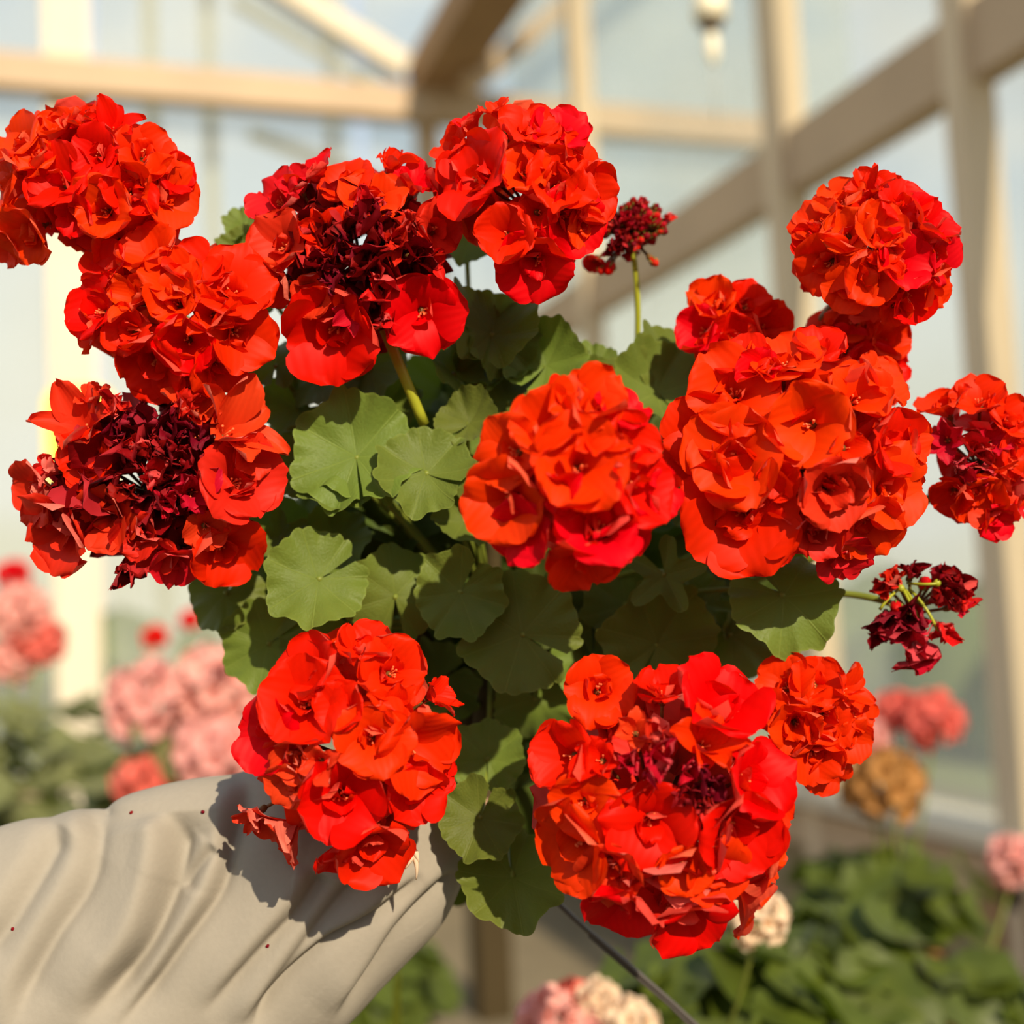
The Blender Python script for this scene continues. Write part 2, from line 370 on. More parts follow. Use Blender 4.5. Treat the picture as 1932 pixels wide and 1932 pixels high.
# ------------------------------------------------------------------ flower meshes
def petal(mb, az, ln, wm, ph0, ph1, cup, ruf, frq, phase, twist=0, n=9, k=8, notch=0.05, mi=0, crumple=0):
    """one petal growing from the origin, +Z is the flower's axis"""
    vs_, uv = [], []
    r, z = 0.06, 0.0; pr = []
    for i in range(n + 1):
        s = i / n; ph = ph0 + (ph1 - ph0) * s; pr.append((r, z, ph)); r += math.sin(ph) * ln / n; z += math.cos(ph) * ln / n
    for i in range(n + 1):
        s = i / n; r, z, ph = pr[i]
        if s < 0.60: ww = wm * (0.13 + 0.87 * sstep(-0.1, 0.62, s))
        else: ww = wm * math.sqrt(max(0.0, 1 - ((s - 0.60) / 0.42) ** 2))
        for j in range(k + 1):
            t = -1 + 2 * j / k
            y = t * ww
            lift = cup * (y * y) / max(wm, .01) + ruf * s * s * math.sin(frq * t + phase) * (0.3 + abs(t)) - ruf * 0.5 * s * math.cos(2.2 * t * frq / 3 + phase * 2)
            sh = -notch * math.exp(-(t / .35) ** 2) * s ** 6 - 0.10 * s * s * t * t * ln
            rr = r + sh * math.sin(ph) - lift * math.cos(ph); zz = z + sh * math.cos(ph) + lift * math.sin(ph)
            p = Vector((rr, y * math.cos(twist * s) , zz + y * math.sin(twist * s)))
            if crumple:
                q = noise.noise_vector(p * 4.5 + Vector((phase * 7, az, 0))); p += q * crumple * s
            p = Matrix.Rotation(az, 3, 'Z') @ p
            vs_.append(p); uv.append((t * ww / max(wm, .01) * (0.4 + .6 * s) , s))
    fs = [(i*(k+1)+j, i*(k+1)+j+1, (i+1)*(k+1)+j+1, (i+1)*(k+1)+j) for i in range(n) for j in range(k)]
    fs = [q[::-1] for q in fs]
    mb.add(vs_, fs, mi, uv)
R_ = random.uniform
def stamens(mb, n=6, h=0.3, mi=1):
    for i in range(n):
        a = R_(0, 2*PI); t = R_(.05, .13); p1 = Vector((math.cos(a)*t, math.sin(a)*t, h * R_(.7, 1.1)))
        mb.tube([(0, 0, 0), p1 * .5 + Vector((0, 0, .02)), p1], 0.012, 5, mi); mb.ball(p1, 0.028, 5, 4, m=mi)
def floret_open(hi=True):
    mb = MB(); c0 = R_(0, 6); n = 5; nn, kk = (10, 10) if hi else (5, 4)
    op = R_(rad(68), rad(100))
    for i in range(n):
        petal(mb, c0 + i * 2*PI/n + R_(-.12, .12), R_(.88, 1.10), R_(.54, .70), rad(30), op + R_(-.22, .3), R_(.05, .4), R_(.05, .13), R_(3.0, 5.5), R_(0, 6), R_(-.3, .3), nn, kk, R_(0, .08))
    if R_(0, 1) < .8:
        for i in range(random.randint(1, 3)):
            petal(mb, R_(0, 6), R_(.45, .7), R_(.22, .34), rad(8), R_(.4, 1.0), R_(.3, .8), R_(.06, .12), 4, R_(0, 6), R_(-.4, .4), max(5, nn-2), max(4, kk-3))
    if hi: stamens(mb)
    return mb
def floret_double(hi=True):
    mb = MB(); c0 = R_(0, 6); nn, kk = (9, 9) if hi else (5, 4)
    for i in range(5):
        petal(mb, c0 + i * 2*PI/5 + R_(-.2, .2), R_(.85, 1.15), R_(.50, .66), rad(25), R_(1.0, 1.7), R_(.1, .6), R_(.07, .15), R_(3, 6), R_(0, 6), R_(-.4, .4), nn, kk, R_(0, .1))
    for i in range(3):
        petal(mb, c0 + .6 + i * 2*PI/5 + R_(-.3, .3), R_(.5, .8), R_(.26, .42), rad(6), R_(.4, 1.0), R_(.2, .9), R_(.08, .18), R_(3, 6), R_(0, 6), R_(-.6, .6), nn - 2, kk - 2)
    if hi: stamens(mb, 3)
    return mb
def floret_star(hi=True):
    mb = MB(); c0 = R_(0, 6)
    for i in range(7):
        petal(mb, c0 + i * 2*PI/6 + R_(-.25, .25), R_(.75, 1.25), R_(.24, .38), rad(20), R_(.8, 1.7), R_(.2, .9), R_(.05, .12), R_(3, 5), R_(0, 6), R_(-.7, .7), 9, 7)
    stamens(mb, 3)
    return mb
def floret_dry():
    mb = MB(); c0 = R_(0, 6)
    for i in range(random.randint(4, 6)):
        petal(mb, c0 + i * 2*PI/5 + R_(-.4, .4), R_(.6, 1.15), R_(.16, .30), rad(5), R_(.3, 1.5), R_(.8, 2.0), R_(.08, .2), R_(4, 8), R_(0, 6), R_(-1.2, 1.2), 10, 8, crumple=R_(.12, .3))
    if R_(0, 1) < .5: stamens(mb, 3, .5)
    return mb
def bud():
    mb = MB(); mb.ball((0, 0, .45), .34, 8, 7, (1, 1, 1.5)); mb.tube([(0, 0, -.05), (0, 0, .3)], [.12, .26], 7, 1)
    for i in range(5):
        a = i * 2*PI/5; mb.tube([(math.cos(a)*.2, math.sin(a)*.2, .1), (math.cos(a)*.36, math.sin(a)*.36, .45), (math.cos(a)*.3, math.sin(a)*.3, .7)], [.07, .07, .01], 4, 1)
    return mb
OPEN = [floret_open() for _ in range(12)]; DBL = [floret_double() for _ in range(8)]; STAR = [floret_star() for _ in range(5)]
DRYF = [floret_dry() for _ in range(9)]; BUD = [bud()]
LOW = [floret_open(False) for _ in range(5)] + [floret_double(False) for _ in range(3)]
_cache = {}
def fmesh(kind, idx, mat):
    key = (kind, idx, mat.name)
    if key not in _cache:
        src = {'o': OPEN, 'd': DBL, 's': STAR, 'w': DRYF, 'b': BUD}[kind][idx]
        _cache[key] = src.mesh('floret', [mat, M_STEM if kind == 'b' else M_STAM])
    return _cache[key]
def frame(n, spin):
    n = n.normalized(); q = n.to_track_quat('Z', 'Y').to_matrix(); return q @ Matrix.Rotation(spin, 3, 'Z')

# ------------------------------------------------------------------ leaves
def leaf_mb(lobes=7, cup=0.1, pleat=.05, wave=.08, fold=0.0, depth=.10, seed=0, gap=.10, sharp=0):
    rnd = random.Random(seed); nth = lobes * 16; nr = 12; vs_, uv = [], []
    ph = [rnd.uniform(0, 6) for _ in range(6)]
    lobr = [rnd.uniform(.92, 1.08) for _ in range(lobes + 1)]
    for i in range(nth + 1):
        th = lerp(-PI + gap, PI - gap, i / nth)
        lx = th * lobes / (2 * PI)            # lobe centres at integers
        lc = math.cos(2 * PI * lx)
        li = lobr[int(round(lx + lobes / 2)) % (lobes + 1)]
        out = (1 - depth) + depth * (lc if not sharp else (2 * abs(((lx + .5) % 1) - .5) * -2 + 1))
        out *= 1 + 0.045 * abs(math.sin(PI * lx * 3.0)) - 0.03
        out *= lerp(1, li, .5 + .5 * lc)
        out *= 1 - .22 * (abs(th) / PI) ** 8
        for j in range(nr + 1):
            s = j / nr; r = out * s
            x, y = r * math.cos(th), r * math.sin(th)
            z = cup * r * r + pleat * 1.9 * r * (.3 + .7 * s) * abs(math.sin(PI * lx)) + wave * r * r * math.sin(2 * th + ph[0]) + wave * .6 * r ** 3 * math.sin(3 * th + ph[1])
            z += fold * abs(y) + .045 * s ** 4 * math.sin(lobes * 1.5 * th + ph[2]) + .02 * s**6 * math.sin(lobes * 3 * th)
            z += .04 * noise.noise(Vector((x * 2, y * 2, seed * 3.1)))
            vs_.append((x, y, z)); uv.append((lx, s))
    fs = [(i*(nr+1)+j, i*(nr+1)+j+1, (i+1)*(nr+1)+j+1, (i+1)*(nr+1)+j)[::-1] for i in range(nth) for j in range(nr)]
    mb = MB(); mb.add(vs_, fs, 0, uv); return mb
LEAFS = [leaf_mb(7, c, p, w_, f, d, sd_, g_) for sd_, (c, p, w_, f, d, g_) in enumerate((
    (.10, .04, .16, 0, .045, .08), (.24, .05, .18, 0, .05, .07), (-.18, .04, .20, 0, .045, .16), (.05, .05, .24, .15, .055, .05),
    (.32, .05, .22, .2, .05, .10), (-.28, .05, .18, 0, .04, .14), (.15, .06, .30, .4, .05, .08), (.42, .06, .26, .55, .05, .2)))]
LEAFS.append(leaf_mb(5, .15, .08, .10, .1, .26, 11, .3, 0))
_lc = {}
def lmesh(i, mat):
    if (i, mat.name) not in _lc: _lc[(i, mat.name)] = LEAFS[i].mesh('leaf', [mat])
    return _lc[(i, mat.name)]

# ------------------------------------------------------------------ the geranium
HUB = P(930, 1180, 0.80)
plant = thing('red_geranium', P(930, 1560, 0.80), 'large red geranium plant in full bloom held up in front of the glass', 'geranium')
m = MB()
m.tube(bez(P(925, 1600, .80), P(905, 1450, .82), HUB, 12), [.011] * 6 + [.010] * 7, 10)
for a in ((700, 1000, .80), (1200, 1040, .80), (930, 980, .79), (1100, 1300, .80), (760, 1250, .79)):
    m.tube(bez(P(915, 1420, .81), P((a[0] + 930) / 2, 1250, .82), P(*a)), [.008] * 5 + [.0055] * 6, 8)
m.build('main_stem', M_WOODY, plant)

def make_head(cx, cy, rx, ry, d, flor, inner='d', mat=None, nin=16, stem=None, stemr=.0028, label=None, innermat=None, depthk=.8):
    mat = mat or M_RED; R = (rx + ry) / 2 * d / FPX; pc = P(cx, cy, d)
    hb = pc + FW * R * .25 - UP * R * .15
    m = MB(); m.ball(hb, R * .13, 8, 6, jit=.1)
    items = []
    for f in flor:
        px, py, r = f[:3]; kind = f[3] if len(f) > 3 else None; mt = f[4] if len(f) > 4 else mat
        face = f[5] if len(f) > 5 else None
        a, b = (px - cx) / rx, -(py - cy) / ry
        rho = math.hypot(a, b)
        if rho > .97: a, b = a / rho * .97, b / rho * .97; rho = .97
        c = math.sqrt(1 - rho * rho)
        n = (RT * a * .95 + UP * b * .95 - FW * (c + .22))
        if face is not None: n = (RT * face[0] + UP * face[1] - FW)
        n.normalize(); n = (n + Vector((R_(-1, 1), R_(-1, 1), R_(-1, 1))) * .22).normalized()
        dd = d - R * depthk * c
        rm = r * dd / FPX
        pos = P(px, py, dd) - n * rm * .55
        items.append((pos, n, rm, kind, mt))
        # pedicel
        m.tube(bez(hb, (hb + pos) / 2 + n * rm * -.2, pos), [.0010] * 11, 5)
        m.ball(pos - n * rm * .02, .0022, 6, 4, (1, 1, 1.4), frame(n, 0))
    head = m.build('flower_head', [M_PED], plant)
    if label: head['label'] = label
    for pos, n, rm, kind, mt in items:
        if kind is None: kind = random.choice('oood')
        cnt = {'o': 12, 'd': 8, 's': 5, 'w': 9, 'b': 1}[kind]
        me = fmesh(kind, random.randrange(cnt), mt)
        o = bpy.data.objects.new('floret' if kind != 'b' else 'bud', me); C.objects.link(o)
        q = frame(n, R_(0, 6)).to_4x4()
        s = rm * R_(1.12, 1.42) * (1.35 if kind == 'w' else 1)
        o.matrix_basis = Matrix.Translation(pos) @ q @ Matrix.Diagonal((s, s, s * R_(.85, 1.1), 1))
        put(o, head)
        if kind == 'w': o.name = 'withered_floret'; o['label'] = 'withered dark crimson floret'
    # petals packed inside and at the back of the head
    if nin:
        m2 = MB()
        for i in range(nin):
            z = -.9 + (1.85 if inner == 'w' else 1.6) * (i + .5) / nin; ph = i * 2.4; q = math.sqrt(max(0, 1 - z * z))
            n = (RT * math.cos(ph) * q + UP * math.sin(ph) * q - FW * z)
            kk = (.42 if inner == 'w' else .55) if z > -.2 else (.62 if inner == 'w' else .80)
            pos = pc + RT * n.dot(RT) * rx * d/FPX * kk * .8 + UP * n.dot(UP) * ry * d/FPX * kk * .8 + FW * n.dot(FW) * R * kk * .8
            s = R * R_(.44, .54)
            M = Matrix.Translation(pos - n * s * .3) @ frame(n, R_(0, 6)).to_4x4() @ Matrix.Scale(s, 4)
            m2.merge(random.choice(LOW if inner != 'w' else DRYF), M)
        o = m2.build('inner_petals', [innermat or mat, M_STAM]); put(o, head); o['kind'] = 'stuff'
    if stem:
        ms = MB(); ms.tube(bez(hb, stem[0], stem[1], 14), [stemr] * 15, 8); s_ = ms.build('flower_stem', [stem[2] if len(stem) > 2 else M_STEM], plant)
    return head
O, Wd, CR = M_OLD, M_DRY, M_CRIM
make_head(172, 345, 195, 155, .70, [(38,262,55),(108,238,52),(212,238,50,'s'),(272,285,58),(318,365,60,'o'),(105,335,72,'o',M_RED,(-.2,.1)),(180,285,55),(15,345,58),(55,440,58,'o'),
  (12,462,45,'o'),(195,395,58),(245,360,58),(292,430,58,'o'),(140,405,50),(225,465,45),(160,225,40),(70,300,50),(330,330,45)], stem=(P(330, 640, .78), P(700, 900, .80)))
make_head(322, 592, 195, 150, .69, [(205,505,60,'o'),(285,478,62,'o'),(365,500,66,'o'),(440,540,72,'o'),(178,582,62,'o'),(250,560,55,'s'),(330,565,58,'d'),(400,590,62,'s'),(455,630,75,'o'),
  (285,690,68,'o'),(240,625,58),(350,650,72,'o'),(415,690,62,'o'),(325,520,52),(165,625,45,'o'),(345,710,50,'o')], stem=(P(500, 740, .78), P(740, 980, .80)))
make_head(676, 480, 215, 210, .70, [(588,318,55,'o'),(520,372,60,'o',O),(650,338,58,'o'),(738,305,48,'s'),(700,372,58,'o'),(785,345,55,'s'),(526,460,62,'o',O),(515,535,60,'o',O),
  (615,445,52,'s'),(628,625,92,'o',M_RED,(-.1,-.35)),(798,590,72,'o',M_RED,(.2,-.2)),(590,560,52,'o',O),(828,430,58,'o',O),(815,490,42,'s',O),(560,345,45,'d',O),(845,370,55,'o'),
  (665,590,42,'s',CR),(700,430,45,'w',Wd),(745,460,45,'w',CR),(655,480,42,'w',Wd),(700,500,48,'w',Wd),(765,425,40,'w',CR),(722,545,42,'w',CR),(730,600,34,'w',CR),(640,520,36,'w',Wd),(780,480,36,'w',Wd),(700,395,38,'w',CR),(610,500,36,'w',Wd)],
  inner='w', nin=36, innermat=Wd, depthk=.55, stem=(P(725, 620, .69), P(800, 800, .715), M_YSTEM), stemr=.0031)
make_head(1000, 365, 162, 190, .69, [(885,225,50,'s'),(935,205,42,'s'),(1000,240,55),(1055,245,58,'o'),(1092,300,58),(1112,365,58,'o'),(895,330,80,'o'),(990,320,58,'o'),(1050,345,66,'d'),
  (1080,415,72,'o'),(1015,395,50),(955,440,58,'o',M_RED,(-.3,-.1)),(1008,500,72,'o',M_RED,(0,-.4)),(862,280,42),(850,345,45,'o'),(1030,290,50),(1105,430,40)], stem=(P(960, 560, .76), P(930, 900, .80)))
# bud head on its own bare stem
bl = [(1140 + 130*math.cos(t)*.0, 0, 0) for t in ()]
rb = random.Random(3); buds = []
for i in range(60):
    a = rb.uniform(0, 2*PI); q = math.sqrt(rb.uniform(0, 1)); buds.append((1195 + 66*q*math.cos(a), 428 + 46*q*math.sin(a), rb.uniform(13, 19), rb.choice('bbbw'), rb.choice((Wd, Wd, CR))))
buds += [(1120,498,24,'o',O),(1150,505,24,'b',M_RED),(1135,510,20,'b',CR),(1232,492,17,'b',CR),(1150,470,20,'w',Wd),(1168,462,20,'w',Wd)]
make_head(1190, 432, 80, 60, .76, buds, nin=12, inner='w', innermat=Wd, depthk=.7, stem=(P(1215, 560, .77), P(1195, 760, .79), M_YSTEM), stemr=.0019, label='small round head of tight dark crimson buds')
make_head(1652, 470, 158, 145, .69, [(1588,368,52),(1640,358,44,'s'),(1702,378,54),(1748,425,55),(1778,485,52),(1540,415,50,'o'),(1560,500,66,'o'),(1600,440,55,'d'),(1658,430,58,'d'),
  (1705,490,62,'o'),(1640,520,60,'o'),(1722,560,58),(1765,540,48,'o'),(1600,545,48,'o'),(1690,585,40),(1525,450,38),(1670,480,48,'s')], stem=(P(1500, 640, .78), P(1330, 980, .80), M_PED), stemr=.0032)
make_head(1630, 655, 95, 92, .74, [(1555,600,42),(1615,605,52,'o'),(1672,640,48),(1640,690,62,'o'),(1600,660,50),(1690,690,38),(1680,735,40)], nin=8, stem=(P(1500, 800, .8), P(1300, 1000, .80)))
make_head(1388, 615, 105, 85, .74, [(1348,570,46),(1408,570,50,'o'),(1322,622,48,'o'),(1380,640,50),(1448,620,48),(1350,660,45)], nin=8, stem=(P(1360, 760, .8), P(1200, 1000, .80)))
make_head(1512, 860, 245, 230, .675, [(1388,735,92,'o',M_RED,(-.35,.25)),(1325,815,75,'o'),(1480,670,70,'o'),(1550,650,58),(1530,800,88,'o',M_RED,(-.1,.05)),(1620,740,70,'o'),(1695,835,80,'o'),(1385,860,92,'o',M_RED,(-.3,0)),
  (1400,970,100,'o',M_RED,(-.3,-.35)),(1570,925,72,'d',O),(1690,925,82,'o'),(1645,995,82,'o'),(1545,1005,55,'d',O),(1590,1055,55,'o',O),(1665,715,62),(1735,830,50,'o'),(1470,905,48,'o'),(1335,915,62,'o'),
  (1440,690,55,'s'),(1600,840,55,'s'),(1300,860,45,'o'),(1450,1010,60,'o'),(1400,680,50,'o')], nin=16, stem=(P(1350, 1050, .78), P(1100, 1150, .80)), depthk=.7)
make_head(1856, 862, 118, 142, .71, [(1780,762,48,'o'),(1848,750,48,'o'),(1900,790,52),(1928,850,55),(1785,830,42,'s',CR),(1905,915,55),(1840,940,55,'o'),(1795,935,45,'o'),(1880,978,45),(1940,940,40),
  (1840,850,36,'w',CR),(1815,880,34,'w',CR),(1870,830,34,'s',CR),(1850,890,30,'w',CR),(1880,870,34,'s',O)], nin=8, innermat=CR, depthk=.5, stem=(P(1600, 1050, .79), P(1250, 1150, .80)))
make_head(1090, 908, 182, 192, .62, [(1112,765,70,'d'),(1030,800,78,'o'),(962,850,64,'o'),(955,945,82,'o',M_RED,(-.5,-.1)),(985,1005,62,'o'),(1092,875,95,'o',M_RED,(0,.35)),(1190,830,72),(1205,920,78,'o'),(1245,935,45,'o'),
  (1130,985,95,'o',M_RED,(.1,.5)),(1102,1065,72,'o'),(1050,930,58,'s'),(1172,1010,66,'o'),(1175,775,50),(1070,740,45,'d'),(1130,830,55,'s')], stem=(P(1050, 1100, .74), P(960, 1200, .80)))
make_head(272, 900, 250, 200, .69, [(150,800,84,'s',M_OLD),(165,870,55,'o'),(65,930,66,'o',O),(112,1005,85,'o',O),(195,975,70,'d',O),(440,805,88,'s',O),(455,905,82,'o',O),(425,1045,82,'o'),(330,1065,52,'o',O),(372,765,62,'s',O),
  (365,930,52,'s',CR),(255,1010,55,'d',CR),(290,1045,48,'o',CR),(240,1065,40,'w',Wd),(175,750,42,'s',O),(475,860,45,'o',O),(90,885,45,'s',O),(390,1000,45,'o',O),
  (225,775,42,'w',CR),(268,800,48,'w',Wd),(320,815,48,'w',Wd),(258,845,42,'w',CR),(335,870,44,'w',Wd),(290,900,48,'w',CR),(375,830,40,'w',Wd),(222,825,36,'w',Wd),(350,785,40,'w',CR),(240,925,38,'w',Wd),(310,950,38,'w',CR),(300,850,44,'w',Wd)],
  inner='w', nin=36, innermat=Wd, depthk=.5, stem=(P(480, 1010, .76), P(800, 1130, .80)))
make_head(658, 1412, 200, 240, .668, [(690,1215,62,'d'),(590,1262,72,'o'),(742,1265,66),(825,1310,48,'s'),(572,1325,88,'o',M_RED,(-.25,.4)),(510,1390,66,'o'),(552,1430,48,'d',O),(702,1395,70,'o'),(790,1415,82,'o'),
  (642,1510,96,'o',M_RED,(-.05,-.1)),(785,1500,70,'o'),(530,1575,64,'o',O),(705,1600,80,'o'),(640,1335,58),(832,1460,40),(745,1330,60,'s'),(600,1440,45,'s',O),(480,1540,36,'s',O),(640,1620,50,'o'),(540,1480,48,'o',O)], nin=16, stem=(P(780, 1330, .75), P(900, 1330, .80)))
make_head(1246, 1525, 250, 270, .65, [(1130,1300,62,'o',M_RED,(-.2,.3)),(1250,1298,62,'d'),(1352,1330,88,'d'),(1062,1425,82,'o'),(1130,1430,55,'s'),(1230,1555,98,'o',M_RED,(0,0)),(1335,1400,68,'s'),(1420,1470,80,'o'),(1392,1570,98,'o',M_RED,(.2,-.15)),
  (1078,1595,84,'o'),(1150,1640,62,'o',O),(1175,1715,82,'o'),(1300,1735,82,'o'),(1430,1700,74,'o'),(1355,1650,70,'o'),(1462,1620,52),(1475,1530,52),(1100,1520,62,'o'),(1290,1640,60,'o'),(1200,1380,45,'s',O),
  (1235,1395,48,'w',CR),(1245,1445,46,'w',CR),(1190,1440,38,'w',CR),(1330,1485,44,'w',Wd),(1300,1455,38,'w',CR),(1335,1525,38,'w',Wd),(1290,1500,38,'w',Wd)], inner='d', nin=16, innermat=O, depthk=.6, stem=(P(1150, 1400, .76), P(960, 1320, .80)))
make_head(1540, 1358, 118, 130, .71, [(1480,1290,54),(1540,1285,56,'o'),(1600,1300,44,'s'),(1622,1345,46,'o'),(1500,1370,52),(1560,1355,62,'d'),(1540,1425,52,'o'),(1560,1462,50,'o'),(1608,1395,46,'o'),(1460,1340,38)], nin=10, stem=(P(1350, 1350, .78), P(1050, 1280, .80)))
make_head(1728, 1145, 100, 95, .72, [(1672,1110,33,'w',CR),(1690,1095,28,'w',O),(1790,1105,44,'w',Wd),(1805,1120,39,'w',CR),(1770,1090,36,'w',Wd),(1765,1130,39,'w',Wd),(1672,1165,44,'w',Wd),(1700,1190,52,'w',CR),(1735,1215,49,'w',CR),
  (1775,1185,39,'w',CR),(1715,1160,41,'w',Wd),(1665,1190,33,'w',Wd),(1690,1145,31,'b',CR),(1745,1100,31,'b',CR),(1720,1085,26,'w',Wd),(1800,1145,33,'w',CR)], nin=0, depthk=.4, stem=(P(1650, 1112, .735), P(1500, 1118, .76)), stemr=.0021,
  label='shrivelled dark crimson flower head with pale stalks')
# pale stalks showing in the shrivelled head
m = MB()
for (a, b, c) in (((1705,1110),(1735,1140),(1730,1190)),((1715,1110),(1755,1150),(1770,1195)),((1700,1105),(1725,1150),(1745,1190)),((1712,1100),(1745,1105),(1775,1100)),((1700,1110),(1680,1120),(1660,1150))):
    m.tube(bez(P(*a, .715), P(*b, .70), P(*c, .705)), .0009, 6)
for q in ((1735,1186),(1768,1100),(1700,1110)): m.ball(P(*q, .705), .0022, 7, 5)
m.build('pedicel', [M_CREAM if False else M_YSTEM], plant)

m = MB()
for (a, b, c) in (((778,1600),(790,1630),(785,1660)),((782,1602),(775,1625),(764,1640)),((780,1600),(788,1615),(790,1628))):
    m.tube(bez(P(*a, .665), P(*b, .66), P(*c, .662), 8), [.0006, .0012, .0016, .0016, .0013, .001, .0008, .0005, .0002], 6)
o = m.build('dried_sepal', [M_CREAM], plant); o['label'] = 'pale dried sepals hanging under a flower head'
# leaves: px, py of the petiole point, radius, direction the blade's middle lobe points (deg, 0 = right, 90 = up), tilt x/y, depth, mesh
def leaf(px, py, r, ang, tx=0.0, ty=0.3, d=.74, i=0, mat=None, pet=True):
    mat = mat or M_LEAF
    o = bpy.data.objects.new('leaf', lmesh(i, mat)); C.objects.link(o)
    n = (-FW + RT * tx + UP * ty).normalized()
    a = rad(ang); xd = RT * math.cos(a) + UP * math.sin(a); xd = (xd - n * xd.dot(n)).normalized(); yd = n.cross(xd)
    s = r * d / FPX; pos = P(px, py, d)
    o.matrix_basis = Matrix.Translation(pos) @ Matrix((xd, yd, n)).transposed().to_4x4() @ Matrix.Diagonal((s, s, s, 1))
    put(o, plant)
    if pet:
        tgt = HUB + (pos - HUB) * .25 + FW * .02
        m = MB(); m.tube(bez(pos + n * s * .01, pos + FW * .035 - xd * s * .5, tgt), [.0016] * 11, 7)
        p_ = m.build('petiole', [M_STEM]); put(p_, o)
    return o
LV = [
 (672,862,128,100,-.1,.1,.705,3),(668,865,95,-50,.1,.5,.71,5),(803,893,98,150,-.1,.2,.70,1),(885,800,66,60,0,.5,.72,4),(600,1094,104,215,-.1,.25,.70,0),(745,1125,100,95,0,.1,.725,2),
 (868,1118,92,240,0,.1,.715,1),(985,1197,122,150,.0,.1,.72,0),(1255,1085,82,-60,0,.3,.72,8),(1478,1125,112,-50,.05,.3,.70,2),(1240,1215,122,60,0,-.05,.74,3),(505,1215,92,210,-.2,.2,.735,0),
 (425,1120,80,230,-.2,.4,.74,2),(655,915,92,225,0,.5,.715,4),(600,870,92,190,0,.4,.735,1),(520,690,66,90,-.3,.3,.74,6),(920,1432,78,90,.0,.1,.735,0),(905,1545,84,250,0,.15,.70,1),
 (968,1655,108,-80,.1,.6,.705,0),(928,630,92,80,-.1,.2,.73,6),(935,632,88,10,.2,.2,.735,3),(900,625,58,150,0,.1,.74,0),(1030,690,85,60,0,.4,.74,4),(950,690,70,100,0,.6,.745,3),(960,760,72,70,0,.5,.745,0),
 (1090,760,100,80,0,.3,.75,1),(1240,740,98,110,0,.4,.75,4),(1285,700,90,80,0,.3,.76,6),(1160,750,80,70,0,.4,.755,3),(855,705,62,120,0,.8,.74,6),(905,720,60,30,0,.6,.75,7),(1010,775,76,90,0,.5,.755,1),
 (462,425,42,120,-.4,.4,.76,1),(465,480,56,150,-.3,.4,.755,4),(610,710,74,230,0,.3,.75,2),(700,700,84,-70,0,.2,.755,1),(875,985,66,240,0,.2,.735,4),(860,870,66,-20,0,.5,.745,3),(905,930,60,-60,0,.3,.75,6),
 (630,1030,80,60,0,.3,.75,0),(1290,1130,70,20,.2,.4,.76,1),(1380,1200,94,-40,0,.1,.76,5),(1345,950,72,-90,0,.5,.75,1),(1290,950,66,-60,0,.4,.76,4),(530,1015,62,170,0,.5,.745,8),(1120,1240,84,-90,0,.1,.76,0),
 (1010,1320,84,-60,0,0,.77,2),(1180,1140,80,150,0,.2,.76,1),(1440,1190,84,-120,0,.1,.77,0),(885,450,62,-50,.2,.3,.76,4),(560,770,72,200,-.1,.4,.755,0),(510,560,44,120,-.3,.3,.76,6),(560,820,70,180,0,.3,.76,2),
 (730,770,70,110,0,.4,.76,4),(545,440,44,60,0,.4,.76,3),(1120,700,60,100,0,.6,.76,1),(590,1200,70,-100,0,.3,.74,3),(840,620,54,140,0,.3,.765,6),(1330,1140,60,-20,0,.5,.75,8)]
rt_ = random.Random(5)
for q in LV:
    q = list(q); q[4] += rt_.uniform(-.35, .35); q[5] += rt_.uniform(-.15, .35); leaf(*q)
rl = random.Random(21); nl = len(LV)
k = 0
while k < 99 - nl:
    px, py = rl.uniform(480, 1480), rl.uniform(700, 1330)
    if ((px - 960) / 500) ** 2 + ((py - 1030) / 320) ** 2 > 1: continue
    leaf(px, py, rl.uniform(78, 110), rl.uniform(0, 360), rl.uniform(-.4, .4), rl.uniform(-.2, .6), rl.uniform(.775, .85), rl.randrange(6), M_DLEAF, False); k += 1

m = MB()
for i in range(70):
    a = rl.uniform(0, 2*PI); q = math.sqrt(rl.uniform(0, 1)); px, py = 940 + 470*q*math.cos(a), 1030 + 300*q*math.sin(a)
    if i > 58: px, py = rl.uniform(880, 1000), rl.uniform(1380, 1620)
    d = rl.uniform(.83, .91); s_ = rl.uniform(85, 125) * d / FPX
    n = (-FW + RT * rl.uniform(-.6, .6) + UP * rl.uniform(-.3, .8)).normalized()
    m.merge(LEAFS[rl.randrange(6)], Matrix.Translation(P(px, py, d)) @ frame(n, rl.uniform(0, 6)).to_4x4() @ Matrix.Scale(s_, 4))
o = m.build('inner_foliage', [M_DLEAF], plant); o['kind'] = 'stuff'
# ------------------------------------------------------------------ person : sleeve, hand
ST = [((-330,1680),(-130,2500)),((-150,1622),(80,2350)),((0,1568),(240,2240)),((90,1552),(330,2180)),((185,1517),(430,2115)),((330,1476),(560,2010)),((440,1456),(620,1960)),((520,1442),(672,1918)),((620,1440),(745,1850)),((700,1450),(795,1790)),((780,1475),(842,1730)),((835,1505),(868,1680)),((868,1535),(880,1640)),((885,1550),(890,1620))]
def station(u):
    x = u * (len(ST) - 1); i = min(int(x), len(ST) - 2); t = x - i
    def cr(k, c):
        g = lambda j: ST[max(0, min(len(ST) - 1, j))][k][c]
        a, b_, c_, d_ = g(i-1), g(i), g(i+1), g(i+2)
        return .5 * (2*b_ + (c_-a)*t + (2*a-5*b_+4*c_-d_)*t*t + (3*b_-a-3*c_+d_)*t**3)
    return (cr(0, 0), cr(0, 1)), (cr(1, 0), cr(1, 1))
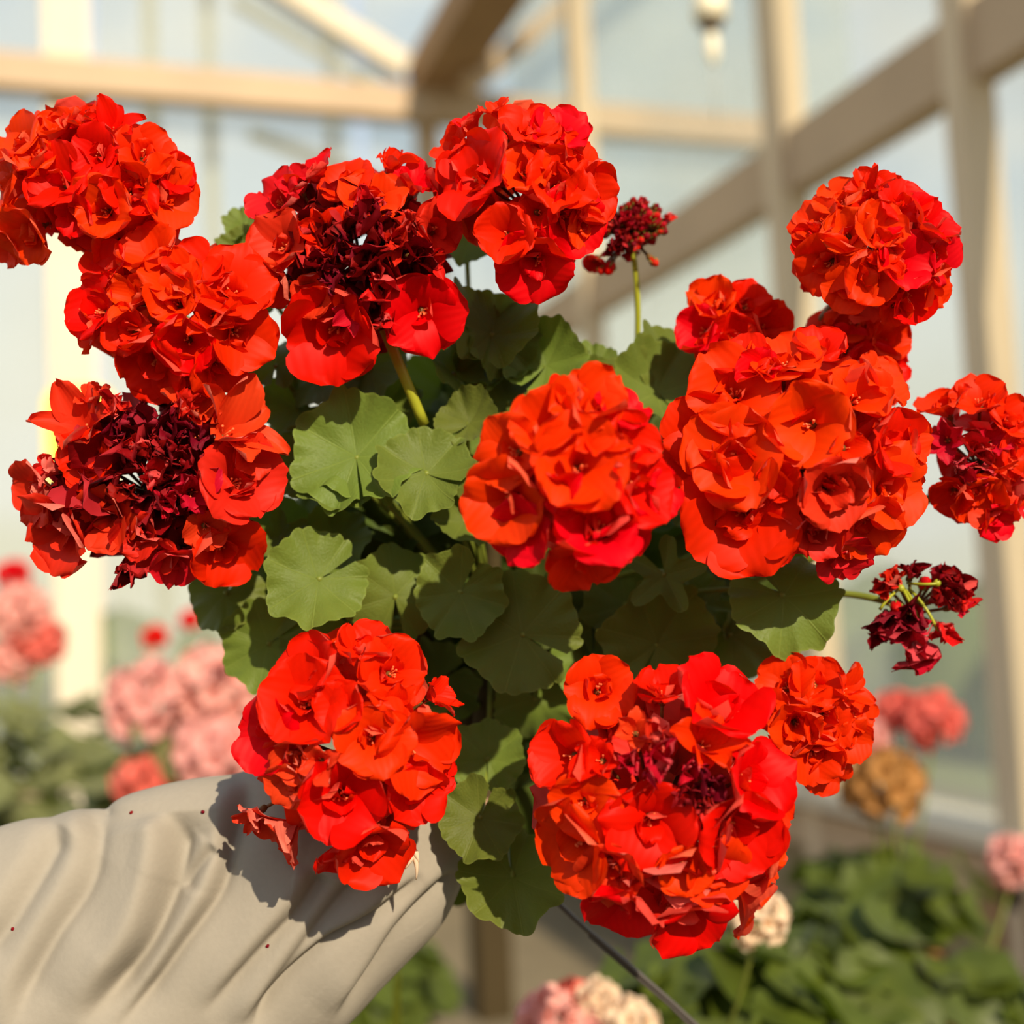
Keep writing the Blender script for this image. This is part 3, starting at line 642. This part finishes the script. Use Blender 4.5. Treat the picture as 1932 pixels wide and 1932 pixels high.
FOLDS = [  # polyline, amplitude (m), width px, softness px
 ([(322,1530),(322,1600),(300,1690),(268,1775),(215,1850),(140,1940)], .0085, 15, 60),
 ([(172,1515),(172,1590),(150,1665),(90,1760),(40,1860),(20,1960)], .0045, 12, 50),
 ([(120,1560),(60,1650),(0,1745),(-60,1800)], .0040, 14, 45),
 ([(470,1470),(430,1560),(400,1680),(330,1790),(270,1880),(200,1960)], .0045, 8, 40),
 ([(400,1590),(350,1640),(330,1680)], .0025, 8, 25),
 ([(600,1640),(560,1710),(480,1800),(370,1932)], .0035, 8, 35),
 ([(680,1640),(600,1740),(520,1850),(440,1960)], .0030, 8, 30),
 ([(860,1640),(760,1740),(700,1830),(620,1932)], .0040, 7, 40),
 ([(800,1640),(690,1730),(600,1790),(500,1900),(470,1960)], .0035, 4, 22)]
def dense(pl):
    g = lambda k: pl[max(0, min(len(pl) - 1, k))]; out = []
    for i in range(len(pl) - 1):
        for q in range(6):
            t = q / 6; out.append(tuple(.5 * (2*g(i)[c] + (g(i+1)[c]-g(i-1)[c])*t + (2*g(i-1)[c]-5*g(i)[c]+4*g(i+1)[c]-g(i+2)[c])*t*t + (3*g(i)[c]-g(i-1)[c]-3*g(i+1)[c]+g(i+2)[c])*t**3) for c in (0, 1)))
    return out + [pl[-1]]
FOLDS = [(dense(p_), a_, b_, c_) for p_, a_, b_, c_ in FOLDS]
def sdist(px, py, pl):
    best = (1e9, 1, 0)
    for i in range(len(pl) - 1):
        ax, ay = pl[i]; bx, by = pl[i+1]; dx, dy = bx-ax, by-ay; l2 = dx*dx+dy*dy
        t = max(0, min(1, ((px-ax)*dx + (py-ay)*dy) / l2)); qx, qy = ax+dx*t, ay+dy*t
        ds = math.hypot(px-qx, py-qy)
        if ds < best[0]: best = (ds, 1 if (dx*(py-ay) - dy*(px-ax)) > 0 else -1, (i + t) / (len(pl) - 1))
    return best
person = thing('person', P(300, 1900, .95), 'person in a loose beige grey sleeve reaching from the left behind the geranium', 'person')
nu, nv = 340, 400; vs_, uv = [], []
DA = .725
for i in range(nu + 1):
    u = i / nu; T, B = station(u)
    cx, cy = (T[0]+B[0])/2, (T[1]+B[1])/2; hx, hy = (T[0]-B[0])/2, (T[1]-B[1])/2
    hr = math.hypot(hx, hy) * DA / FPX
    for j in range(nv):
        a = 2*PI*j/nv   # 0 = top, pi/2 = towards the camera
        px, py = cx + hx*math.cos(a), cy + hy*math.cos(a)
        dep = -math.sin(a) * hr * .50
        disp = 0
        if math.sin(a) > -.25:
            fr = sstep(-.25, .15, math.sin(a))
            for pl, am, w1, w2 in FOLDS:
                ds, sg, tt = sdist(px, py, pl)
                if ds > w2 * 4: continue
                e_ = sstep(0, .15, tt) * (1 - sstep(.75, .98, tt))
                disp += 2.1 * fr * am * e_ * (math.tanh(sg * ds / (w1 + 5)) * math.exp(-ds / w2) - .55 * math.exp(-(ds / (w1 + 9)) ** 2))
        # broad soft drape
        disp += .0012 * math.sin((px * .8 + py * .45) / 33.0 + 1.5 * noise.noise(Vector((px/160, py/160, 1)))) * .6
        disp += .0035 * noise.noise(Vector((px / 120, py / 210, dep * 6)))
        disp -= .0065 * math.exp(-math.hypot(px - 197, py - 1520) / 20)
        base = P(px, py, DA + dep)
        nrm = (-FW * math.sin(a) * 1.3 + (RT * hx - UP * hy).normalized() * math.cos(a)).normalized()
        vs_.append(base + nrm * disp); uv.append((u, j / nv))
fs = [(i*nv+j, i*nv+(j+1) % nv, (i+1)*nv+(j+1) % nv, (i+1)*nv+j) for i in range(nu) for j in range(nv)]
fs.append(tuple(nu*nv + j for j in range(nv)))
m = MB(); m.add(vs_, fs, 0, uv); sleeve = m.build('sleeve', [M_SLEEVE], person)
sleeve_px = [(383, 1533), (250, 1533), (505, 1783), (27, 1752)]
for q in sleeve_px:
    best = min((v for v in vs_ if (v - CAM).dot(FW) < DA), key=lambda v: (966 + FPX * (v - CAM).dot(RT) / (v - CAM).dot(FW) - q[0]) ** 2 + (966 - FPX * (v - CAM).dot(UP) / (v - CAM).dot(FW) - q[1]) ** 2)
    m = MB(); m.ball(best - FW * .0003, .0012, 7, 5, (1, .7, .8), jit=.2)
    o = m.build('petal_fragment', [M_DRY], sleeve); o['label'] = 'tiny dark red petal crumb stuck on the sleeve'
# forearm and hand, behind the leaves, closed round the woody stem
def skinned(name, verts, edges, radii, mat, parent, sub=2):
    me = bpy.data.meshes.new(name); me.from_pydata([tuple(v) for v in verts], edges, [])
    o = bpy.data.objects.new(name, me); C.objects.link(o)
    bm = bmesh.new(); bm.from_mesh(me); lay = bm.verts.layers.skin.verify(); bm.verts.ensure_lookup_table()
    for i, r in enumerate(radii): bm.verts[i][lay].radius = (r, r)
    bm.verts[0][lay].use_root = True
    bm.to_mesh(me); bm.free()
    md = o.modifiers.new('skin', 'SKIN'); md.use_smooth_shade = True
    s_ = o.modifiers.new('sub', 'SUBSURF'); s_.levels = sub; s_.render_levels = sub
    me.materials.append(mat); put(o, parent); return o
g = P(915, 1545, .80)
W0 = P(800, 1590, .83)
V = [P(500, 1720, .84), P(690, 1630, .835), W0, P(850, 1575, .835)]; Eg = [(0, 1), (1, 2), (2, 3)]; Rr = [.030, .026, .021, .024]
for k_ in range(4):
    oy = -26 + k_ * 21
    b0 = len(V)
    V += [P(885, 1560 + oy, .830), P(925, 1552 + oy, .828), P(948, 1548 + oy, .806), P(930, 1546 + oy, .785 + .002 * k_)]
    Eg += [(3, b0), (b0, b0+1), (b0+1, b0+2), (b0+2, b0+3)]
    Rr += [.012, .0088, .0082, .0068]
b0 = len(V)
V += [P(862, 1545, .812), P(890, 1525, .786), P(918, 1520, .777)]; Eg += [(3, b0), (b0, b0+1), (b0+1, b0+2)]; Rr += [.012, .010, .008]
skinned('arm', V, Eg, Rr, M_SKIN, person)

# ------------------------------------------------------------------ hanger wire hanging from the plant
m = MB(); m.tube([P(1000, 1655, .78), P(1040, 1692, .78), P(1100, 1748, .78), P(1180, 1815, .785), P(1260, 1885, .79), P(1330, 1950, .795), P(1420, 2040, .80)], .0017, 8)
m.tube([P(1000, 1655, .78), P(960, 1600, .79), P(925, 1560, .80)], .0011, 8)
m.tube([P(1110, 1765, .783), P(1180, 1826, .786), P(1262, 1896, .79), P(1420, 2052, .80)], .0010, 6)
tag(m.build('hanger_wire', [M_WIRE]), 'thin dark double wire trailing down to the right below the flowers', 'wire')

# ------------------------------------------------------------------ background things
m = MB(); cpos = onY(152, 835, BY - .10)
mm = MB(); vs_ = []
wd, ht, rr = .175, .30, .09
pts = []
for (sx, sy, a0) in ((1, 1, 0), (-1, 1, 90), (-1, -1, 180), (1, -1, 270)):
    for q in range(7):
        a = rad(a0 + q * 15); pts.append((sx * (wd - rr) + rr * math.cos(a), sy * (ht - rr) + rr * math.sin(a)))
n_ = len(pts)
for y in (-.006, .006): vs_ += [(cpos.x + x, BY - .075 + y, cpos.z + z) for x, z in pts]
m.add(vs_, [tuple(range(n_)), tuple(range(n_, 2*n_))[::-1]] + [(i, (i+1) % n_, n_ + (i+1) % n_, n_ + i) for i in range(n_)])
tag(m.build('sticky_trap', [M_YELLOW], None, False), 'yellow rounded insect trap card on the left cream post behind the flowers', 'insect trap')

pb = P(1340, 34, 3.0)
lampo = thing('hanging_lamp', pb, 'small cream pendant lamp with dark collar hanging at the top right', 'lamp')
s = 3.0 / FPX
m = MB(); m.tube([pb + Vector((0, 0, 60*s)), pb + Vector((0, 0, 1.8))], .004, 8); m.build('cord', [M_WIRE], lampo)
m = MB(); m.tube([pb + Vector((0,0,z*s)) for z in (70, 62, 20, -5, -10)], [r*s for r in (10, 29, 32, 31, 12)], 20); m.build('lamp_holder', [M_BULB], lampo)
m = MB(); m.tube([pb + Vector((0,0,z*s)) for z in (-5, -12, -22, -30)], [r*s for r in (25, 24, 17, 12)], 20); m.build('collar', [M_COLLAR], lampo)
m = MB(); m.tube([pb + Vector((0,0,z*s)) for z in (-28, -40, -60, -80, -92)], [r*s for r in (9, 12, 13, 10, 2)], 16); m.build('bulb', [M_BULB], lampo)
m = MB(); m.tube([pb + Vector((0,0,-90*s)), pb + Vector((0,0,-200*s))], .002, 6); m.build('pull_cord', [M_GREY], lampo)

def bench(name, c0, c1, z, label):
    t = thing(name, ((c0[0]+c1[0])/2, (c0[1]+c1[1])/2, 0), label, 'bench')
    m = MB(); cx, cy = (c0[0]+c1[0])/2, (c0[1]+c1[1])/2
    nS = 8
    for i in range(nS):
        y = lerp(c0[1], c1[1], (i + .5) / nS); m.box((cx, y, z - .012), (c1[0]-c0[0], abs(c1[1]-c0[1]) / nS * .9, .024))
    m.build('bench_top', [M_BOARD], t, False)
    for x in (c0[0] + .05, c1[0] - .05):
        for y in (c0[1] + .05, c1[1] - .05):
            m = MB(); m.box((x, y, (z - .024) / 2), (.06, .06, z - .024)); m.build('leg', [M_DARKB], t, False)
    return t
LFG = [leaf_mb(7, .2, .08, .15, .1, .1, 50 + i) for i in range(3)]
def coarse_leaf(seed):
    rnd = random.Random(seed); mb = MB(); n = 22; vs_ = [(0, 0, 0)]; uv = [(0, 0)]
    ph = rnd.uniform(0, 6)
    for ring, rr_ in ((1, .55), (2, 1.0)):
        for i in range(n):
            th = lerp(-PI + .2, PI - .2, i / (n - 1)); r = rr_ * (1 + (.08 * math.cos(7 * th) if ring == 2 else 0))
            vs_.append((r*math.cos(th), r*math.sin(th), .2*r*r + .15*r*math.sin(2*th+ph))); uv.append((th*7/(2*PI), rr_))
    fs = [(0, 1+i, 2+i) for i in range(n-1)] + [(1+i, 1+n+i, 2+n+i, 2+i) for i in range(n-1)]
    mb.add(vs_, fs, 0, uv); return mb
CL = [coarse_leaf(i) for i in range(4)]
def bgplant(base, zb, heads, label, nleaf=60, spread=.16, height=.3, lr=.035, lmat=None, group=None, name='geranium_plant', seed=1, potr=.07, leafc=None):
    """base: ground point of the pot on its bench, heads: (px,py,d,r px,mat)"""
    rnd = random.Random(seed); st = random.getstate(); random.seed(seed)
    b = Vector((base.x, base.y, zb)); t = thing(name, b, label, 'geranium', group)
    m = MB(); m.tube([b + Vector((0,0,z)) for z in (0, .11, .11, .13, .13)], [potr*.7, potr*.95, potr*1.05, potr*1.05, potr*.9], 20); m.build('pot', [M_POT], t)
    top = b + Vector((0, 0, .13)); m = MB(); lc = leafc or (top + Vector((0, 0, height * .5)))
    for i in range(nleaf):
        q = Vector((rnd.gauss(0, 1), rnd.gauss(0, 1), rnd.gauss(0, 1))).normalized() * rnd.uniform(.35, 1)
        pos = lc + Vector((q.x * spread, q.y * spread, q.z * height * .5))
        n = (Vector((q.x, q.y, abs(q.z) + .5)) + Vector((rnd.uniform(-.4,.4), rnd.uniform(-.6,.2), .2))).normalized()
        M = Matrix.Translation(pos) @ frame(n, rnd.uniform(0, 6)).to_4x4() @ Matrix.Scale(lr * rnd.uniform(.7, 1.2), 4)
        m.merge(rnd.choice(CL), M)
    f_ = m.build('foliage', [lmat or M_BGREEN], t)
    for (px, py, d, r, mt) in heads:
        pc = P(px, py, d); R = r * d / FPX; m = MB()
        for i in range(26):
            z = 1 - 1.75 * (i + .5) / 26; ph = i * 2.4; q = math.sqrt(max(0, 1 - z*z)); n = Vector((math.cos(ph)*q, math.sin(ph)*q, z))
            s_ = R * rnd.uniform(.36, .5)
            m.merge(rnd.choice(LOW), Matrix.Translation(pc + n * R * rnd.uniform(.5, .7)) @ frame(n, rnd.uniform(0, 6)).to_4x4() @ Matrix.Scale(s_, 4))
        m.build('flower_head', [mt, M_STAM], t)
        m = MB(); m.tube(bez(pc - Vector((0,0,R*.2)), Vector((pc.x*.7+top.x*.3, pc.y*.7+top.y*.3, (pc.z+top.z)/2)), top), [.0022] * 11, 6); m.build('stem', [M_STEM], t)
    random.setstate(st); return t
# left bench
zb1 = .86
pa, pbb = P(-300, 1800, 2.0), P(620, 1800, 2.0)
bench('potting_bench', (pa.x - .4, 1.75), (.50, 2.75), zb1, 'weathered wooden slatted bench under the pink geraniums at left')
bgplant(P(330, 1700, 2.0), zb1, [(272,1325,1.95,80,M_PINK),(405,1300,1.95,88,M_PINK),(408,1425,1.9,82,M_PINK),(275,1480,1.9,62,M_SALMON),(330,1390,2.1,50,M_BROWN)],
        'pale pink geranium in flower on the left bench, just above the sleeve', 90, .17, .34, .045, M_OLIVE, None, seed=4)
bgplant(P(-60, 1700, 2.15), zb1, [(40,1160,2.3,62,M_PINK),(20,1250,2.3,50,M_PINK),(75,1215,2.3,50,M_SALMON)],
        'pale pink geranium at the far left edge behind the post of cream wood', 80, .17, .42, .045, M_OLIVE, seed=5)
bgplant(P(180, 1700, 2.6), zb1, [(292,1203,2.7,26,M_RED),(357,1170,2.7,22,M_RED),(25,1085,2.8,34,M_RED)],
        'geranium with small scattered red blooms behind the pink ones at left', 80, .17, .36, .045, M_OLIVE, seed=6)
# right bench
p1 = P(1500, 2000, 1.45)
bench('potting_bench', (p1.x - .42, p1.y - .38), (p1.x + .80, 1.72), .84, 'weathered wooden slatted bench under the leafy plants at lower right')
bgplant(P(1560, 1960, 1.45), .84, [], 'bushy green geranium without flowers at lower right below the sill', 170, .12, .20, .040, seed=8, leafc=P(1570, 1890, 1.4))
bgplant(P(1830, 1960, 1.6), .84, [(1912,1628,1.65,55,M_PINK)], 'green geranium with one pale pink bloom at the right edge', 140, .12, .16, .042, seed=9, leafc=P(1870, 1950, 1.6))
bgplant(P(1250, 2000, 1.25), .84, [(1040,1930,1.1,70,M_PINK),(1085,1890,1.12,45,M_SALMON),(1130,1895,1.1,48,M_CREAM),(1190,1935,1.08,58,M_CREAM),(1120,1960,1.1,70,M_PINK),(1430,1730,1.02,62,M_CREAM)], 'low geranium with pale pink and cream blooms at the bottom centre', 60, .12, .16, .045, seed=10, leafc=P(1360, 1960, 1.25))
bgplant(P(1700, 1960, 1.9), .84, [(1760,1360,1.9,62,M_SALMON),(1690,1345,1.95,46,M_SALMON),(1630,1400,1.9,50,M_PINK),(1665,1480,1.85,78,M_BROWN)], 'tall geranium with salmon pink blooms and one dried tan head before the sill', 40, .14, .14, .05, seed=11)
bgplant(P(660, 1990, 2.0), zb1, [], 'green leafy plant below the grey sleeve at the bottom', 80, .13, .12, .05, seed=12, leafc=P(690, 1840, 2.0))
m = MB(); p0 = P(748, 1790, 1.1); m.tube([p0, P(749, 1860, 1.1), P(747, 1960, 1.1), P(747, 2150, 1.12)], [.0025, .0035, .0038, .004], 8); m.ball(p0, .005)
tag(m.build('bare_stalk', [M_YSTEM]), 'bright yellow green plant stalk standing up below the sleeve', 'plant stalk')
# dark post and panels low at the back
p = onY(925, 1800, 4.6)
m = MB(); m.box((p.x, 4.6, p.z / 2 + .5), (.13, .13, p.z + 1.0 if p.z > 0 else 1.2)); struct('trim_20', m, M_DARKB)
